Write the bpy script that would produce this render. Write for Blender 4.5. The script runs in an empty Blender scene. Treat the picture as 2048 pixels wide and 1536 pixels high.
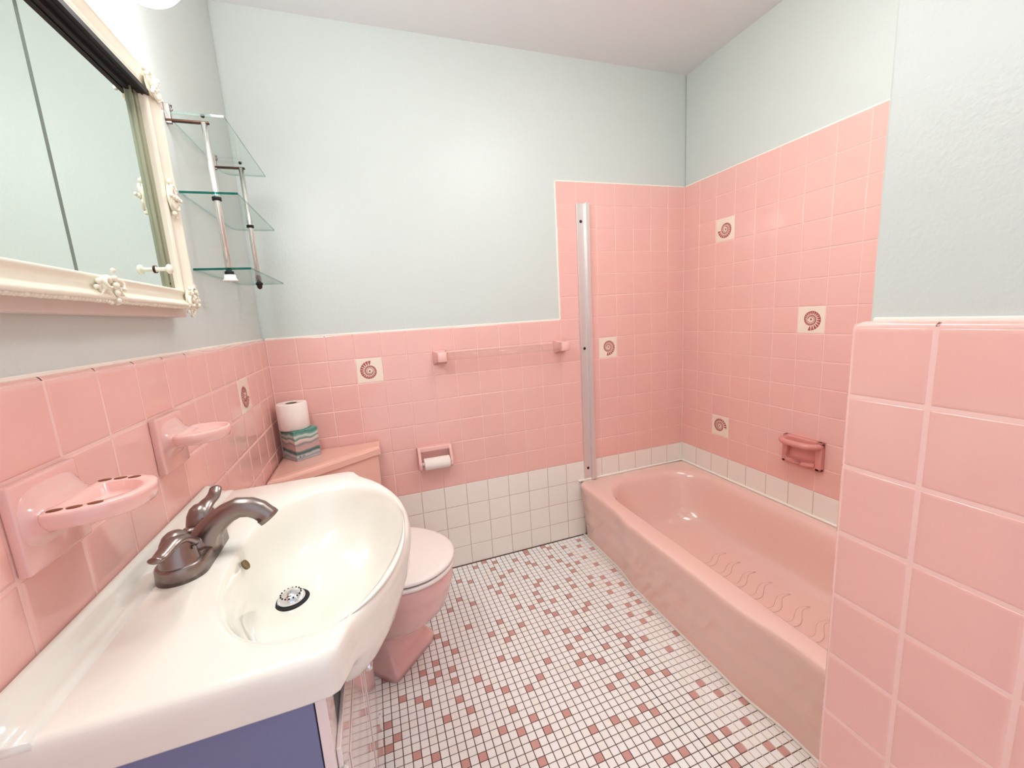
import bpy, bmesh, math, random
from mathutils import Vector, Matrix
random.seed(7)
PI = math.pi
sin, cos = math.sin, math.cos
SC = bpy.context.scene
COL = SC.collection
T = 0.1085          # wall tile pitch (4 1/4 inch)
FZ = 0.009
W = 19 * T          # width of the back wall
def zr(r): return (11 - r) * T - FZ     # height of the line above tile row r

# ------------------------------------------------------------------ materials
def lin(c):
    return tuple(((x / 255) / 12.92 if x / 255 <= .04045 else ((x / 255 + .055) / 1.055) ** 2.4) for x in c)
def mat(name, rgb, rough=.5, metal=0., coat=0., bump=0., bscale=200., var=0., vscale=8., spec=.5, trans=0., ior=1.5,
        emit=None, estr=0., bdist=.002, alpha=1., sss=0.):
    m = bpy.data.materials.new(name); m.use_nodes = True
    nt = m.node_tree; b = nt.nodes['Principled BSDF']
    c = lin(rgb) + (1,)
    b.inputs['Base Color'].default_value = c
    b.inputs['Roughness'].default_value = rough
    b.inputs['Metallic'].default_value = metal
    b.inputs['Coat Weight'].default_value = coat
    b.inputs['Coat Roughness'].default_value = .06
    b.inputs['Specular IOR Level'].default_value = spec
    b.inputs['IOR'].default_value = ior
    b.inputs['Transmission Weight'].default_value = trans
    b.inputs['Alpha'].default_value = alpha
    if emit:
        b.inputs['Emission Color'].default_value = lin(emit) + (1,)
        b.inputs['Emission Strength'].default_value = estr
    tc = None
    if var or bump:
        tc = nt.nodes.new('ShaderNodeTexCoord')
    if var:
        n = nt.nodes.new('ShaderNodeTexNoise'); n.inputs['Scale'].default_value = vscale; n.inputs['Detail'].default_value = 3
        nt.links.new(tc.outputs['Object'], n.inputs['Vector'])
        mx = nt.nodes.new('ShaderNodeMix'); mx.data_type = 'RGBA'
        mx.inputs[6].default_value = tuple(max(0, x * (1 - var)) for x in c[:3]) + (1,)
        mx.inputs[7].default_value = tuple(min(1, x * (1 + var)) for x in c[:3]) + (1,)
        nt.links.new(n.outputs['Fac'], mx.inputs[0]); nt.links.new(mx.outputs[2], b.inputs['Base Color'])
    if bump:
        n2 = nt.nodes.new('ShaderNodeTexNoise'); n2.inputs['Scale'].default_value = bscale; n2.inputs['Detail'].default_value = 2
        nt.links.new(tc.outputs['Object'], n2.inputs['Vector'])
        bp = nt.nodes.new('ShaderNodeBump'); bp.inputs['Strength'].default_value = bump; bp.inputs['Distance'].default_value = bdist
        nt.links.new(n2.outputs['Fac'], bp.inputs['Height']); nt.links.new(bp.outputs['Normal'], b.inputs['Normal'])
    return m
def glassy(name, tint, gloss=.06, rough=.0, body=0., bodycol=(255, 255, 255)):
    # architectural glass: tinted see-through sheet with a fresnel reflection
    m = bpy.data.materials.new(name); m.use_nodes = True; nt = m.node_tree
    nt.nodes.remove(nt.nodes['Principled BSDF'])
    out = nt.nodes['Material Output']
    tr = nt.nodes.new('ShaderNodeBsdfTransparent'); tr.inputs['Color'].default_value = lin(tint) + (1,)
    gl = nt.nodes.new('ShaderNodeBsdfGlossy'); gl.inputs['Roughness'].default_value = rough
    lw = nt.nodes.new('ShaderNodeLayerWeight'); lw.inputs['Blend'].default_value = .5
    pw = nt.nodes.new('ShaderNodeMath'); pw.operation = 'POWER'; pw.inputs[1].default_value = 4.5; nt.links.new(lw.outputs['Facing'], pw.inputs[0])
    fr = nt.nodes.new('ShaderNodeMath'); fr.operation = 'MULTIPLY_ADD'; fr.inputs[1].default_value = .5; fr.inputs[2].default_value = .03; nt.links.new(pw.outputs[0], fr.inputs[0])
    mx = nt.nodes.new('ShaderNodeMixShader')
    nt.links.new(fr.outputs[0], mx.inputs[0]); nt.links.new(tr.outputs[0], mx.inputs[1]); nt.links.new(gl.outputs[0], mx.inputs[2])
    last = mx
    if body:
        df = nt.nodes.new('ShaderNodeBsdfDiffuse'); df.inputs['Color'].default_value = lin(bodycol) + (1,)
        m2 = nt.nodes.new('ShaderNodeMixShader'); m2.inputs[0].default_value = body
        nt.links.new(mx.outputs[0], m2.inputs[1]); nt.links.new(df.outputs[0], m2.inputs[2]); last = m2
    nt.links.new(last.outputs[0], out.inputs['Surface'])
    return m
M = {}
M['pink'] = mat('pink_glazed_tile', (244, 191, 180), .11, coat=.3, var=.035, vscale=5)
M['white_tile'] = mat('ivory_glazed_tile', (248, 240, 229), .2, coat=.2, var=.02, vscale=6)
M['shell_ivory'] = mat('shell_tile_ivory', (248, 232, 212), .2, coat=.2)
M['grout_pink'] = mat('pale_pink_grout', (250, 208, 198), .7)
M['grout_tan'] = mat('tan_grout', (205, 184, 166), .8)
M['grout_white'] = mat('white_caulk', (252, 243, 230), .45)
M['paint'] = mat('pale_aqua_wall_paint', (213, 219, 213), .38, spec=.4, bump=.3, bscale=170, bdist=.002)
M['ceiling'] = mat('warm_grey_ceiling_paint', (236, 236, 236), .75)
M['floor_white'] = mat('white_mosaic', (255, 250, 245), .35, var=.05, vscale=25)
M['floor_cream'] = mat('cream_mosaic', (253, 246, 238), .35, var=.05, vscale=25)
M['floor_pink'] = mat('pink_mosaic', (212, 160, 150), .35, var=.08, vscale=30)
M['floor_grout'] = mat('brown_floor_grout', (100, 74, 58), .9, var=.35, vscale=7)
M['floor_grout_pale'] = mat('pale_floor_grout', (214, 192, 176), .9, var=.1, vscale=20)
M['porcelain'] = mat('white_porcelain', (243, 239, 227), .1, coat=.5)
M['seat'] = mat('white_seat_plastic', (250, 240, 232), .22)
M['pink_china'] = mat('pink_vitreous_china', (245, 194, 188), .12, coat=.4)
M['tank_china'] = mat('peach_pink_vitreous_china', (244, 190, 172), .14, coat=.4)
M['dish'] = mat('pink_ceramic_fitting', (244, 192, 182), .16, coat=.4)
M['dish_dark'] = mat('rose_ceramic_fitting', (226, 150, 142), .18, coat=.3)
M['pink_tub'] = mat('pink_enamel', (246, 204, 190), .14, coat=.35, var=.02, vscale=3)
M['nickel'] = mat('brushed_nickel', (146, 132, 126), .30, metal=1, bump=.02, bscale=400)
M['chrome'] = mat('polished_chrome', (225, 225, 228), .06, metal=1)
M['alu'] = mat('dull_aluminium', (232, 226, 224), .36, metal=.7, bump=.05, bscale=120)
M['black'] = mat('black_rubber', (12, 12, 13), .6)
M['hole'] = mat('dark_hole', (40, 22, 16), .8)
M['brown_hole'] = mat('brown_clay_hole', (128, 66, 34), .8)
M['overflow'] = mat('brass_overflow', (128, 108, 66), .4, metal=.5)
M['motif'] = mat('red_brown_glaze_print', (176, 86, 80), .3)
M['frame'] = mat('cream_painted_frame', (243, 236, 216), .4)
M['board'] = mat('blush_white_cabinet_paint', (232, 216, 206), .5)
M['mirror'] = mat('silvered_mirror', (238, 247, 242), .015, metal=1)
M['seam'] = mat('grey_green_mirror_edge', (112, 124, 112), .4)
M['track'] = mat('olive_grey_track', (150, 152, 126), .45)
M['cab_side'] = mat('lavender_grey_laminate', (118, 124, 160), .45, var=.04, vscale=4)  # bluish shade on the cabinet body is put into this colour
M['cab_door'] = mat('white_gloss_lacquer', (242, 228, 222), .12, coat=.9)
M['glass'] = glassy('clear_shelf_glass', (252, 255, 254))
M['glass_edge'] = glassy('teal_glass_edge', (60, 150, 135), body=.35, bodycol=(20, 96, 84))
M['glass_edge_pale'] = glassy('pale_glass_edge', (205, 225, 220), body=.25, bodycol=(150, 170, 165))
M['acrylic'] = glassy('clear_acrylic', (250, 244, 240), body=.06)
M['rod'] = mat('satin_silver_rod', (226, 224, 216), .2, metal=.8)
M['bronze'] = mat('dark_bronze', (70, 44, 30), .35, metal=.7)
M['paper'] = mat('white_tissue_paper', (252, 240, 230), .85, bump=.4, bscale=60, bdist=.003)
M['card'] = mat('cardboard_tube', (120, 104, 88), .9)
M['lamp'] = mat('glowing_opal_glass', (255, 252, 246), .3, emit=(252, 253, 255), estr=15)
M['dome'] = mat('glowing_dome_glass', (255, 252, 246), .3, emit=(252, 253, 255), estr=7.2)  # emission of the added dome that fills the alcove
M['cap_white'] = mat('white_plastic', (244, 240, 234), .4)

# ------------------------------------------------------------------ mesh helpers
class MB:
    def __init__(s): s.v = []; s.f = []; s.m = []
    def add(s, verts, faces, m=0):
        o = len(s.v); s.v += [Vector(p) for p in verts]
        for i, f in enumerate(faces):
            s.f.append([o + j for j in f]); s.m.append(m[i] if isinstance(m, list) else m)
        return s
    def box(s, lo, hi, bevel=0., seg=2, m=0, mx=None):
        bm = bmesh.new(); bmesh.ops.create_cube(bm, size=1)
        c = [(a + b) / 2 for a, b in zip(lo, hi)]; d = [abs(b - a) for a, b in zip(lo, hi)]
        for v in bm.verts: v.co = Vector((v.co.x * d[0] + c[0], v.co.y * d[1] + c[1], v.co.z * d[2] + c[2]))
        if bevel: bmesh.ops.bevel(bm, geom=list(bm.edges), offset=min(bevel, min(d) * .49), segments=seg, profile=.5, affect='EDGES')
        return s._bm(bm, m, mx)
    def _bm(s, bm, m, mx=None):
        bm.verts.index_update()
        vs = [(mx @ v.co) if mx else v.co.copy() for v in bm.verts]; fs = [[v.index for v in f.verts] for f in bm.faces]
        bm.free(); return s.add(vs, fs, m)
    def prism(s, poly, z0, z1, bevel=0., seg=2, m=0, mx=None):     # poly in xy, extruded in z, or mapped by mx
        bm = bmesh.new(); a = [bm.verts.new((x, y, z0)) for x, y in poly]; b = [bm.verts.new((x, y, z1)) for x, y in poly]
        n = len(poly); bm.faces.new(a[::-1]); bm.faces.new(b)
        for i in range(n): bm.faces.new((a[i], a[(i + 1) % n], b[(i + 1) % n], b[i]))
        if bevel: bmesh.ops.bevel(bm, geom=list(bm.edges), offset=bevel, segments=seg, profile=.5, affect='EDGES')
        return s._bm(bm, m, mx)
    def loft(s, rings, cap0=True, cap1=True, m=0, closed=True):
        n = len(rings[0]); vs = [p for r in rings for p in r]; fs = []
        for i in range(len(rings) - 1):
            for j in range(n if closed else n - 1):
                k = (j + 1) % n
                fs.append((i * n + j, i * n + k, (i + 1) * n + k, (i + 1) * n + j))
        if cap0: fs.append(tuple(range(n))[::-1])
        if cap1: fs.append(tuple(range((len(rings) - 1) * n, len(rings) * n)))
        return s.add(vs, fs, m)
    def lathe(s, prof, c, axis='z', seg=32, m=0, cap0=True, cap1=True, mx=None):
        R = []
        for r, h in prof:
            ring = []
            for i in range(seg):
                a = 2 * PI * i / seg; x, y = r * cos(a), r * sin(a)
                p = {'z': (x, y, h), 'x': (h, x, y), 'y': (y, h, x)}[axis]
                p = Vector(p)
                if mx: p = mx @ p
                ring.append(p + Vector(c))
            R.append(ring)
        return s.loft(R, cap0, cap1, m)
    def tube(s, path, rad, seg=16, m=0, flat=None, up=Vector((0, 0, 1))):
        P = [Vector(p) for p in path]; n = len(P)
        if not isinstance(rad, (list, tuple)): rad = [rad] * n
        R = []
        for i in range(n):
            t = (P[min(i + 1, n - 1)] - P[max(i - 1, 0)]).normalized()
            a = up.cross(t)
            if a.length < 1e-4: a = Vector((1, 0, 0)).cross(t)
            a.normalize(); b = t.cross(a)
            fl = flat[i] if isinstance(flat, list) else (flat or (1, 1))
            R.append([P[i] + a * (rad[i] * fl[0] * cos(2 * PI * k / seg)) + b * (rad[i] * fl[1] * sin(2 * PI * k / seg)) for k in range(seg)])
        return s.loft(R, True, True, m)
    def sphere(s, c, r, seg=12, m=0, sc=(1, 1, 1)):
        bm = bmesh.new(); bmesh.ops.create_uvsphere(bm, u_segments=seg, v_segments=max(6, seg // 2), radius=r)
        for v in bm.verts: v.co = Vector((v.co.x * sc[0], v.co.y * sc[1], v.co.z * sc[2])) + Vector(c)
        return s._bm(bm, m)
ORG = {}
def build(name, mb, mats, parent=None, origin=None, smooth=True, wn=False, sub=0, recalc=True):
    if not isinstance(mats, (list, tuple)): mats = [mats]
    if parent: o0 = ORG[parent.name]
    else:
        if origin is None:
            xs = [v.x for v in mb.v]; ys = [v.y for v in mb.v]; zs = [v.z for v in mb.v]
            origin = ((min(xs) + max(xs)) / 2, (min(ys) + max(ys)) / 2, min(zs))
        o0 = Vector(origin)
    me = bpy.data.meshes.new(name)
    me.from_pydata([tuple(v - o0) for v in mb.v], [], mb.f)
    for mm in mats: me.materials.append(mm)
    me.polygons.foreach_set('material_index', mb.m)
    me.polygons.foreach_set('use_smooth', [smooth] * len(mb.f))
    if recalc:
        bm = bmesh.new(); bm.from_mesh(me); bmesh.ops.recalc_face_normals(bm, faces=bm.faces); bm.to_mesh(me); bm.free()
    me.update()
    o = bpy.data.objects.new(name, me); COL.objects.link(o)
    if parent: o.parent = parent
    else: o.location = o0
    ORG[o.name] = o0
    if sub:
        s = o.modifiers.new('sub', 'SUBSURF'); s.levels = s.render_levels = sub
    if wn:
        w = o.modifiers.new('wn', 'WEIGHTED_NORMAL'); w.weight = 50; w.keep_sharp = False
    return o
def thing(name, loc, label, cat, group=None):
    o = bpy.data.objects.new(name, None); o.empty_display_size = .05; o.location = loc; COL.objects.link(o)
    ORG[o.name] = Vector(loc); return tag(o, label, cat, group)
def tag(o, label, cat, group=None):
    o['label'] = label; o['category'] = cat
    if group: o['group'] = group
    return o
def structure(o): o['kind'] = 'structure'; return o
def sgn(x): return -1 if x < 0 else 1
def sup(a, b, th, e=2.):
    c, s = cos(th), sin(th)
    return a * sgn(c) * abs(c) ** (2 / e), b * sgn(s) * abs(s) ** (2 / e)
def lerp(a, b, t): return a + (b - a) * t

# ------------------------------------------------------------------ tiled walls
GAP = .0021
Q = [(0, .0075), (.0006, .0047), (.0019, .0026), (.0038, .0011), (.0062, .0003), (.009, 0.)]    # bullnose quarter round
def tile(mb, O, u, v, n, u0, u1, v0, v1, m, bull='', q=1.):
    def brk(a, b, ba, bb):
        g = GAP / 2; e = [(g, .0018), (g + .0005, .0008), (g + .0016, .0002), (g + .0036, 0.)]
        lo = [(a + x * q, d * q) for x, d in (Q if ba else e)]; hi = [(b - x * q, d * q) for x, d in (Q if bb else e)][::-1]
        return lo + hi
    U = brk(u0, u1, 'l' in bull, 'r' in bull); V = brk(v0, v1, 'b' in bull, 't' in bull)
    vs = [O + u * a + v * b - n * max(da, db) if not ('t' in bull and 'l' in bull) else O + u * a + v * b - n * min(.009 * q, da + db)
          for b, db in V for a, da in U]
    if 't' in bull and 'l' in bull:      # rounded outer corner
        rr = .009 * q; vs = []
        for b, db in V:
            for a, da in U:
                px, py = (u0 + rr - a) / rr, (b - (v1 - rr)) / rr
                if px > 0 and py > 0:
                    m_, h_ = max(px, py), math.hypot(px, py); a, b2 = u0 + rr - px * m_ / h_ * rr, v1 - rr + py * m_ / h_ * rr
                else: b2 = b
                vs.append(O + u * a + v * b2 - n * max(da, db))
    k = len(U); fs = [(j * k + i, j * k + i + 1, (j + 1) * k + i + 1, (j + 1) * k + i) for j in range(len(V) - 1) for i in range(k - 1)]
    mb.add(vs, fs, m)
def quad(mb, O, u, v, n, u0, u1, v0, v1, d, m):
    mb.add([O + u * a + v * b - n * d for a, b in ((u0, v0), (u1, v0), (u1, v1), (u0, v1))], [(0, 1, 2, 3)], m)
X, Y, Z = Vector((1, 0, 0)), Vector((0, 1, 0)), Vector((0, 0, 1))
WM = [M['paint'], M['pink'], M['white_tile'], M['grout_pink'], M['grout_tan'], M['grout_white']]
SHELLS = {'back': {(3, 1), (14, 1)}, 'left': {(3, 1)}, 'right': {(2, -4), (6, 0), (2, 5)}}
def row_white(r): return r >= 7
def wall_tiles(mb, O, u, v, n, cells, name, umap):
    # cells: list of (k, r, bull); umap(k) -> u range
    for k, r, bull in cells:
        u0, u1 = umap(k); v1 = zr(r); v0 = max(zr(r + 1), 0.0005)
        wt = row_white(r)
        quad(mb, O, u, v, n, u0 + (.006 if 'l' in bull else 0), u1, v0, v1 - (.006 if 't' in bull else 0), .0011, 4 if wt else 3)
        if (k, r) in SHELLS.get(name, ()): continue
        tile(mb, O, u, v, n, u0, u1, v0, v1, 2 if wt else 1, bull, 1.7 if name == 'stub' else 1.5 if name == 'left' else 1.)
CZ = 2.372           # ceiling height
Y1 = -2.55           # near end of the room
# back wall
b = MB(); b.box((-.1, .0062, -.02), (W + .1, .1, CZ), m=0)
cells = [(k, r, 't' if r == 0 else '') for k in range(12) for r in range(11)]
for k in range(12, 19):
    for r in range(-6, 11 if k == 12 else 8):
        s = ('t' if r == -6 else '') + ('l' if k == 12 and r < 0 else '')
        cells.append((k, r, s))
wall_tiles(b, Vector((0, 0, 0)), X, Z, -Y, cells, 'back', lambda k: (k * T, (k + 1) * T))
b.box((0, .0015, zr(0) - .0035), (12 * T - .001, .01, zr(0) + .004), .0012, m=5)
b.box((12 * T - .0045, .0018, zr(0)), (12 * T + .0035, .01, zr(-6) + .002), .0012, m=5)
b.box((12 * T - .003, .0018, zr(-6) - .0035), (W, .01, zr(-6) + .003), .0012, m=5)
for x, z0, z1, m in ((.0012, .001, zr(7), 2), (.0012, zr(7), zr(0) - .002, 3), (W - .0012, zr(8), zr(7), 2), (W - .0012, zr(7), zr(-6) - .002, 3)): b.box((x - .0022, -.0022, z0), (x + .0022, .003, z1), m=m)
structure(build('wall_back', b, WM, wn=True, recalc=False, origin=(W / 2, .05, 0)))
# left wall
b = MB(); b.box((-.1, Y1, -.02), (-.0105, .0, CZ), m=0)
cells = [(k, r, 't' if r == 0 else '') for k in range(23) for r in range(11)]
wall_tiles(b, Vector((0, 0, 0)), -Y, Z, X, cells, 'left', lambda k: (k * T, (k + 1) * T))
b.box((-.014, Y1, zr(0) - .005), (-.0075, 0, zr(0) + .004), .0012, m=5); b.box((-.012, Y1, zr(0) - .012), (-.0045, 0, zr(0) - .0035), m=3)
structure(build('wall_left', b, WM, wn=True, recalc=False, origin=(-.05, -1.2, 0)))
# right wall behind the tub
b = MB(); b.box((W + .0062, -1.5, -.02), (W + .1, .0, CZ), m=0)
cells = [(k, r, 't' if r == -6 else '') for k in range(14) for r in range(-6, 8)]
wall_tiles(b, Vector((W, 0, 0)), -Y, Z, -X, cells, 'right', lambda k: (k * T, min((k + 1) * T, 1.489)))
b.box((W + .0015, -1.489, zr(-6) - .0035), (W + .01, 0, zr(-6) + .003), .0012, m=5)
structure(build('wall_right', b, WM, wn=True, recalc=False, origin=(W + .05, -.7, 0)))
# partition wall at the near end of the tub
SX, SY = 1.051, -1.4652
b = MB(); b.box((SX + .0165, Y1, -.02), (W + .1, -1.482, CZ), .004, 2, m=0)
def smap(k):
    a = 0 if k == 0 else .0984 + (k - 1) * T
    return (a, .0984 + k * T)
cells = [(k, r, ('t' if r == 0 else '') + ('l' if k == 0 else '')) for k in range(10) for r in range(11)]
def row_white(r): return False
wall_tiles(b, Vector((SX, SY, 0)), -Y, Z, -X, cells, 'stub', smap)
b.prism([(SX + .0125, Y1), (SX + .0125, -1.488), (SX + .02, -1.4885), (SX + .02, Y1)], zr(0) - .004, zr(0) + .0055, .002, m=5)
b.box((SX + .005, Y1, 0), (SX + .018, -1.47, zr(0) - .003), m=3)
b.box((SX + .010, Y1, zr(0) - .004), (SX + .018, -1.476, zr(0) - .0004), .0005, m=1)
# bullnose return round the corner into the tub alcove
for r in range(11):
    z1, z0 = zr(r) - GAP / 2, max(zr(r + 1) + GAP / 2, .001)
    if r == 0: z1 -= .003
    b.box((SX + .0122, -1.493, z0), (SX + .04, SY - .0002, z1), .003, 2, m=1)
structure(build('wall_partition', b, WM, wn=True, recalc=False, origin=(SX + .5, -2, 0)))
# ceiling
b = MB(); b.box((-.1, Y1, CZ), (W + .1, .1, CZ + .08))
structure(build('ceiling', b, M['ceiling'], smooth=False))

# ------------------------------------------------------------------ floor mosaic
PINKS = [(12,-32),(12,-29),(12,-22),(13,-31),(14,-26),(15,-34),(16,-27),(17,-35),(17,-28),(17,-23),(18,-25),(19,-31),(19,-24),(19,-22),(20,-37),(20,-17),(21,-29),(21,-26),(21,-24),(21,-19),(22,-37),(22,-34),(22,-31),(22,-21),(23,-12),(24,-27),(25,-35),(25,-29),(25,-17),(25,-10),(26,-5),(27,-36),(27,-33),(27,-30),(27,-12),(28,-40),(28,-38),(28,-25),(28,-20),(28,-6),(29,-35),(30,-37),(30,-31),(30,-26),(30,-22),(30,-18),(30,-2),(31,-21),(31,-9),(32,-30),(32,-11),(32,-1),(33,-36),(33,-20),(33,-9),(33,-4),(34,-42),(34,-28),(34,-16),(34,-13),(34,-7),(34,-2),(35,-39),(36,-33),(36,-23),(36,-17),(36,-6),(37,-43),(38,-39),(38,-30),(38,-27),(38,-19),(38,-16),(38,-14),(38,-9),(38,-3),(39,-29),(39,-24),(39,-20),(39,-12),(40,-40),(40,-35),(40,-30),(40,-26),(40,-17),(40,-11),(40,-5),(41,-45),(41,-43),(41,-31),(41,-6),(41,-2),(41,-1),(42,-39),(42,-34),(42,-25),(42,-21),(42,-14),(43,-45),(43,-40),(43,-36),(43,-29),(43,-17),(43,-8),(44,-21),(45,-32),(45,-26),(45,-20),(45,-15),(45,-13),(45,-5),(45,-1),(46,-35),(46,-30),(46,-28),(46,-7),(46,-2),(47,-48),(47,-45),(47,-32),(47,-29),(47,-11),(47,-9),(48,-36),(48,-22),(48,-16),(49,-47),(49,-45),(49,-40),(49,-30),(49,-14),(49,-9),(49,-6),(49,-3),(50,-25),(50,-19),(51,-39),(51,-33),(51,-27),(51,-23),(51,-17),(51,-15),(51,-8),(52,-48),(52,-45),(52,-41),(52,-11),(52,-4),(53,-49),(53,-26),(53,-23),(53,-21),(53,-18),(53,-2),(54,-43),(54,-31),(54,-14),(54,-6)]
PX, PY = .024997, .0248345
pinkset = set(PINKS)
b = MB(); b.box((-.1, Y1, -.06), (W + .1, .1, -.0012), m=3)
for kx in range(0, 57):
    for ky in range(-102, 0):
        cx, cy = .014046 + kx * PX, .008026 + ky * PY
        seen = kx >= 12 and ky >= -49
        pk = (kx, ky) in pinkset if seen else random.random() < .085
        m = 2 if pk else (1 if random.random() < .2 else 0)
        h = .01105; i = .0107; j = random.uniform(-.0003, .0003)
        cy = min(cy, -h)
        vs = [(cx + sx * q, cy + sy * q, zz) for q, zz in ((h + .0003, -.0012), (h, -.0003), (i, j * .3)) for sx, sy in ((-1, -1), (1, -1), (1, 1), (-1, 1))]
        fs = [(a + l * 4, (a + 1) % 4 + l * 4, (a + 1) % 4 + 4 + l * 4, a + 4 + l * 4) for l in range(2) for a in range(4)] + [(8, 9, 10, 11)]
        b.add(vs, fs, m)
for kx in range(50, 57):      # joints running toward the wall are filled pale beside the tub
    x = .014046 + (kx - .5) * PX
    b.box((x - .0016, -1.5, -.0014), (x + .0016, -.002, -.0006), m=4)
for kx, ya, yb in ((43, -.72, -.40), (45, -1.06, -.74), (46, -1.5, -1.08)):      # a dark joint between two mosaic sheets
    x = .014046 + (kx - .5) * PX
    b.box((x - .0021, ya, -.0014), (x + .0021, yb, -.0003), m=5)
structure(build('floor', b, [M['floor_white'], M['floor_cream'], M['floor_pink'], M['floor_grout'], M['floor_grout_pale'], M['hole']], smooth=False, recalc=False, origin=(.7, -1.2, 0)))
# ------------------------------------------------------------------ shell tiles
def shell_tile(name, O, u, v, n, k, r, rot, label):
    c = O + u * ((k + .5) * T) + v * (zr(r) - T / 2)
    mb = MB(); tile(mb, c, u, v, n, -T / 2, T / 2, -T / 2, T / 2, 0)
    vs = [c + u * a + v * d - n * .0016 for a, d in ((-.053, -.053), (.053, -.053), (.053, .053), (-.053, .053))]
    mb.add(vs, [(0, 1, 2, 3)], 0)
    o = build(name, mb, M['shell_ivory'], origin=tuple(c), wn=True, recalc=False)
    tag(o, label, 'tile', 'ivory shell motif tiles set into the pink tiling')
    mm = MB(); R = .0455; turn = .098
    off = Vector((.003 * cos(rot + PI), .003 * sin(rot + PI)))
    def P(rr, th, dz=.0004): return c + u * (rr * cos(th) + off.x) + v * (rr * sin(th) + off.y) + n * dz
    th = rot; i = 0
    def rad(a): return R * math.exp(-turn * (a - rot))
    while th < rot + 2 * PI * 1.75:
        d = 2 * PI / 21; g = d * (.10 if i < 5 else .03)
        a0, a1 = th + g / 2, th + d - g / 2; am = (a0 + a1) / 2; ap = rad(am) * .60; w = d * .16
        mm.add([P(rad(a0), a0), P(rad(am), am), P(rad(a1), a1), P(ap, am + w), P(ap, am - w)], [(0, 1, 2, 3, 4)], 0)
        th += d; i += 1
    mm.add([P(.0042, 2 * PI * q / 12) for q in range(12)], [tuple(range(12))], 0)
    for t0, t1, wd in ((.45, 1.75, .0012), (1.72, 2.6, .0014)):
        ins = []; outs = []
        for q in range(61):
            a = rot + 2 * PI * lerp(t0, t1, q / 60)
            ins.append(P(rad(a) - wd, a, .00042)); outs.append(P(rad(a) + .0002, a, .00042))
        mm.loft([ins, outs], False, False, 0, closed=False)
    build('shell_motif', mm, M['motif'], o, smooth=False, recalc=False)
D = math.radians
O0 = Vector((0, 0, 0)); OR = Vector((W, 0, 0))
shell_tile('shell_tile', O0, X, Z, -Y, 3, 1, D(78), 'ivory tile with a red-brown shell print on the back wall left of the towel bar')
shell_tile('shell_tile', O0, X, Z, -Y, 14, 1, D(255), 'ivory tile with a red-brown shell print just right of the metal strip')
shell_tile('shell_tile', O0, -Y, Z, X, 3, 1, D(190), 'ivory shell tile seen almost edge-on on the left wall behind the soap dish')
# the right wall is seen with u pointing toward the camera, i.e. to the right in the picture
shell_tile('shell_tile', OR, -Y, Z, -X, 2, -4, D(182), 'uppermost ivory shell tile on the long wall over the tub')
shell_tile('shell_tile', OR, -Y, Z, -X, 6, 0, D(255), 'ivory shell tile at middle height over the tub, nearest the partition wall')
shell_tile('shell_tile', OR, -Y, Z, -X, 2, 5, D(350), 'lowest ivory shell tile on the long wall, close above the tub rim')

# ------------------------------------------------------------------ bathtub
N = 120
def tub_front(y, z):
    bul = max(0, min(1, (-y - .33) / .17)) * max(0, min(1, (y + 1.20) / .17))
    bul = bul * bul * (3 - 2 * bul)
    prof = [(0, 1.396), (.088, 1.389), (.095, 1.386), (.178, 1.380), (.185, 1.377), (.27, 1.367), (.30, 1.360), (.316, 1.362)]
    for (z0, x0), (z1, x1) in zip(prof, prof[1:]):
        if z <= z1: x = lerp(x0, x1, (z - z0) / (z1 - z0)); break
    else: x = 1.362
    return x - .02 * bul
TX0, TX1, TY0, TY1 = 1.36, W - .002, -1.488, -.002
def outer_ring(z, inset=0.):
    # rectangular perimeter, walked in the angle order of the basin
    cx, cy = 1.70, -.75; out = []
    for i in range(N):
        a = 2 * PI * (i + .5) / N; c, s = cos(a), sin(a)
        k = min((TX1 - inset - cx) / c if c > 1e-6 else 9, (TX0 + .001 - cx) / c if c < -1e-6 else 9,
                (TY1 - inset - cy) / s if s > 1e-6 else 9, (TY0 + inset - cy) / s if s < -1e-6 else 9)
        x, y = cx + k * c, cy + k * s
        if x < 1.3605 + .001: x = tub_front(y, z) + inset
        elif c < 0:   # blend on the end faces toward the apron
            t = (cx - x) / (cx - 1.361); x = lerp(cx, tub_front(y, z) + inset, t)
        out.append((x, y, z))
    return out
def inner_ring(x0, x1, y0, y1, e, z):
    cx, cy = (x0 + x1) / 2, (y0 + y1) / 2; out = []
    for i in range(N):
        a = 2 * PI * (i + .5) / N; dx, dy = sup((x1 - x0) / 2, (y1 - y0) / 2, a, e)
        # re-angle so that rings line up with the outer rectangle
        out.append((cx + dx, cy + dy, z))
    return out
def inner_ang(x0, x1, y0, y1, rad, z):
    # rounded rectangle sampled by angle from the tub centre
    cx, cy = 1.70, -.75; out = []
    for i in range(N):
        a = 2 * PI * (i + .5) / N; d = Vector((cos(a), sin(a)))
        lo, hi = 0., 1.2
        for _ in range(30):
            k = (lo + hi) / 2; x, y = cx + d.x * k, cy + d.y * k
            qx = max(x0 + rad - x, 0, x - (x1 - rad)); qy = max(y0 + rad - y, 0, y - (y1 - rad))
            inside = x0 <= x <= x1 and y0 <= y <= y1 and qx * qx + qy * qy <= rad * rad
            if inside: lo = k
            else: hi = k
        out.append((cx + d.x * lo, cy + d.y * lo, z))
    return out
b = MB()
rings = [outer_ring(z) for z in (0.001, .04, .085, .095, .13, .175, .185, .22, .27, .295)]
rings += [outer_ring(.309, .002), outer_ring(.3145, .006), outer_ring(.3165, .013)]
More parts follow.
